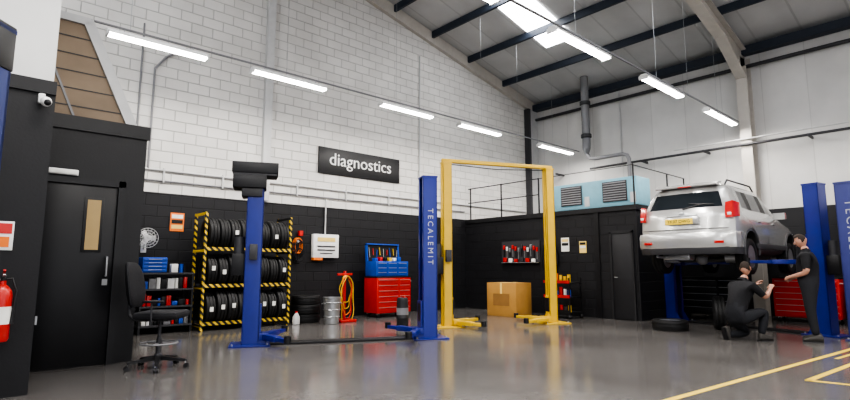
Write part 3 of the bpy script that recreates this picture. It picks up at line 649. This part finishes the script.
# ------------------------------------------------------------ people
def skin(J,E,root,sub=2):
    names=list(J); me=D.meshes.new('sk'); me.from_pydata([J[n][0] for n in names],[(names.index(a),names.index(c)) for a,c,_ in E],[])
    o=D.objects.new('sk',me); COL.objects.link(o); o.modifiers.new('s','SKIN'); o.modifiers['s'].use_smooth_shade=True
    for i,n in enumerate(names):
        d=me.skin_vertices[0].data[i]; r=J[n][1]; d.radius=(r,r); d.use_root=(n==root)
    ss=o.modifiers.new('u','SUBSURF'); ss.levels=sub; ss.render_levels=sub
    dg=C.evaluated_depsgraph_get(); dg.update(); m2=D.meshes.new_from_object(o.evaluated_get(dg))
    vs=[v.co.copy() for v in m2.vertices]; fs=[list(p.vertices) for p in m2.polygons]
    D.objects.remove(o); D.meshes.remove(me); D.meshes.remove(m2)
    return vs,fs
def region(p,J,E):
    best=None;bd=1e9
    for a,c,reg in E:
        A=Vector(J[a][0]);B=Vector(J[c][0]);ab=B-A;t=max(0,min(1,(p-A).dot(ab)/max(ab.length_squared,1e-9)))
        d=(p-(A+ab*t)).length-(J[a][1]*(1-t)+J[c][1]*t)
        if reg=='skin': d+=.01
        if d<bd: bd=d;best=reg
    return best
def head(b,M):
    def fn(v):
        x,y,z=v
        if z<0: x*=1-.28*(-z)**1.3; y=y*(1-.15*(-z)) + .10*(-z) if y>0 else y*(1+.35*z)
        if y>.55: y=.55+(y-.55)*.7
        return Vector((x,y,z))
    b.sph((0,0,0),(.077,.098,.118),SKN,M,24,16,fn)
    b.loft([[(-.010,.083,.02),(.010,.083,.02),(.006,.094,.022),(-.006,.094,.022)],[(-.014,.083,-.012),(.014,.083,-.012),(.008,.112,-.014),(-.008,.112,-.014)],[(-.017,.08,-.028),(.017,.08,-.028),(.009,.104,-.03),(-.009,.104,-.03)]],SKN,M)
    for s in (-1,1):
        b.sph((s*.030,.080,.008),(.014,.010,.008),EYE,M,10,8); b.sph((s*.030,.0885,.008),(.006,.004,.006),BLK,M,8,6)
        b.tube([(s*.014,.092,.027),(s*.032,.093,.033),(s*.048,.082,.027)],.005,HAIR,6,M)
        b.loft([[(s*.074+s*.012*k,-.002+ .02*math.cos(a*pi/6)*q,-.002+.034*math.sin(a*pi/6)*q) for a in range(12)] for k,q in [(0,.7),(.6,1),(1.1,1),(1.2,.7)]],SKN,M)
    b.tube([(-.024,.087,-.055),(0,.094,-.053),(.024,.087,-.055)],.0055,LIP,6,M); b.tube([(-.020,.086,-.062),(0,.092,-.063),(.020,.086,-.062)],.006,LIP,6,M)
    b.sph((0,.006,.008),(.084,.102,.122),HAIR,M,24,18,fn,lambda p:(p.z>.055 or (p.y<.01 and p.z>-.03) or (p.y<-.03 and p.z>-.065)))
def hand(b,w,d,n,side,curl=35):
    d=Vector(d).normalized(); n=Vector(n); n=(n-d*n.dot(d)).normalized(); s=d.cross(n)*side
    w=Vector(w); P=lambda a,c,e:w+d*a+s*c+n*e
    b.loft([[P(a,wd*math.cos(q*pi/5),tk*math.sin(q*pi/5)) for q in range(10)] for a,wd,tk in [(-.02,.026,.02),(.01,.030,.018),(.05,.040,.017),(.085,.041,.014),(.098,.036,.009)]],SKN)
    for i,(off,L) in enumerate([(.030,.072),(.010,.080),(-.010,.075),(-.029,.058)]):
        p=P(.085,off,0); pts=[P(.06,off*.9,0),p]; ang=0
        for k,f in enumerate((.45,.32,.23)):
            ang+=math.radians(curl*(.8 if k==0 else 1)+i*3); p=p+(d*math.cos(ang)+n*math.sin(ang))*L*f; pts.append(p)
        b.tube(pts,[.010,.0105,.0095,.0088,.006],SKN,8)
    b.tube([P(.01,.02,.004),P(.035,.045,.012),P(.06,.056,.026),P(.082,.052,.038)],[.014,.012,.010,.007],SKN,8)
def shoe(b,M):
    def rg(y,w,h,z0=0): return [(w*math.cos(a*pi/6),y,z0+h/2+h/2*max(-1,min(1,1.25*math.sin(a*pi/6)))) for a in range(12)]
    b.loft([rg(-.10,.028,.07,.02),rg(-.085,.038,.115,.012),rg(-.03,.042,.125,.012),rg(.04,.046,.09,.012),rg(.11,.052,.065,.012),rg(.16,.046,.05,.012),rg(.185,.022,.03,.015)],SHOE,M)
    b.loft([[(-.04,-.10,0),(.04,-.10,0),(.04,-.10,.02),(-.04,-.10,.02)],[(-.05,.08,0),(.05,.08,0),(.05,.08,.02),(-.05,.08,.02)],[(-.035,.18,0),(.035,.18,0),(.035,.18,.02),(-.035,.18,.02)]],BLK,M)
def person(name,loc,rotz,J,E,headM,hands,shoes):
    root=empty(name,loc,rotz)
    vs,fs=skin(J,E,'pelvis')
    b=MB(); b.v=[tuple(v) for v in vs]; mm={'shirt':CLO,'trouser':CLO2,'skin':SKN}
    for m in (CLO,CLO2,SKN): b.mi(m)
    for f in fs:
        c=sum((vs[i] for i in f),Vector())/len(f); b.f.append(f); b.m.append(b.mi(mm[region(c,J,E)]))
    b.done('body',parent=root,sharp=180)
    b=MB(); head(b,headM); b.done('head',parent=root,sharp=60)
    b=MB()
    for h in hands: hand(b,*h)
    b.done('hands',parent=root,sharp=60)
    b=MB()
    for m in shoes: shoe(b,m)
    b.done('shoes',parent=root,sharp=50)
E0=[('pelvis','waist','trouser'),('waist','chest','shirt'),('chest','uchest','shirt'),('uchest','nb','shirt'),('nb','neck','skin'),('neck','hb','skin')]
for s in 'RL': E0+=[('uchest','sh'+s,'shirt'),('sh'+s,'sl'+s,'shirt'),('sl'+s,'el'+s,'skin'),('el'+s,'wr'+s,'skin'),('pelvis','hip'+s,'trouser'),('hip'+s,'kn'+s,'trouser'),('kn'+s,'an'+s,'trouser')]
def mk(d):
    J={k:(v[:3],v[3]) for k,v in d.items()}
    u=Vector(J['uchest'][0]);nk=Vector(J['neck'][0]); J['nb']=(tuple(u.lerp(nk,.55)),.082)
    for s in 'RL':
        a=Vector(J['sh'+s][0]);c=Vector(J['el'+s][0]); J['sl'+s]=(tuple(a.lerp(c,.65)),.062)
    return J
JS=mk({'pelvis':(0,0,.96,.165),'waist':(0,.01,1.10,.17),'chest':(0,0,1.28,.185),'uchest':(0,-.01,1.42,.13),'neck':(0,.01,1.53,.062),'hb':(0,.04,1.61,.054),
 'shR':(.19,-.01,1.42,.08),'elR':(.25,.0,1.14,.05),'wrR':(.14,.24,1.04,.032),'shL':(-.19,-.01,1.42,.08),'elL':(-.25,-.01,1.14,.05),'wrL':(-.12,.25,1.06,.032),
 'hipR':(.10,0,.88,.12),'knR':(.12,.03,.50,.082),'anR':(.13,-.01,.10,.06),'hipL':(-.10,0,.88,.12),'knL':(-.12,.0,.50,.082),'anL':(-.13,-.05,.10,.06)})
person('standing_mechanic',(10.84,2.32,0),5,JS,E0,T(0,.065,1.68)@Rd(-18,'X'),
  [((.14,.24,1.04),(-.6,.75,-.2),(-.6,-.4,-.5),1,35),((-.12,.25,1.06),(.6,.7,-.2),(.6,-.4,-.5),-1,35)],[T(.13,.0,0)@Rd(-12,'Z'),T(-.13,-.04,0)@Rd(14,'Z')])
JC=mk({'pelvis':(0,-.12,.40,.165),'waist':(0,-.10,.56,.16),'chest':(0,.0,.76,.18),'uchest':(0,.07,.92,.125),'neck':(0,.12,1.04,.062),'hb':(0,.15,1.11,.054),
 'shR':(.19,.08,.92,.08),'elR':(.23,.30,.72,.052),'wrR':(.16,.50,.86,.033),'shL':(-.19,.08,.92,.08),'elL':(-.24,.32,.74,.052),'wrL':(-.12,.50,.92,.033),
 'hipR':(.10,-.08,.38,.13),'knR':(.17,.33,.50,.088),'anR':(.16,.22,.10,.058),'hipL':(-.10,-.08,.38,.13),'knL':(-.14,.24,.092,.088),'anL':(-.12,-.20,.085,.055)})
person('crouching_mechanic',(10.10,3.16,0),-115,JC,E0,T(0,.165,1.21)@Rd(12,'X')@Rd(20,'Z'),
  [((.16,.50,.86),(-.2,.6,.7),(-.3,.6,-.5),1,30),((-.12,.50,.92),(.2,.6,.7),(.3,.6,-.5),-1,30)],[T(.16,.26,0),T(-.12,-.25,.09)@Rd(-75,'X')@T(0,-.03,-.02)])

# ------------------------------------------------------------ world, camera
w=D.worlds.new('World'); S.world=w; w.use_nodes=True
nt=w.node_tree; bg=nt.nodes['Background']; bg.inputs[0].default_value=(.94,.95,1,1); bg.inputs[1].default_value=2.0
cam=D.cameras.new('Camera'); cam.sensor_width=36; cam.lens=22.02; cam.clip_end=200
co=D.objects.new('Camera',cam); COL.objects.link(co); co.location=(0,0,1.22); co.rotation_euler=(math.radians(97.45),0,math.radians(-41.8)); S.camera=co
try:
    S.view_settings.view_transform='AgX'; S.view_settings.look='AgX - High Contrast'
except Exception as e: print(e)
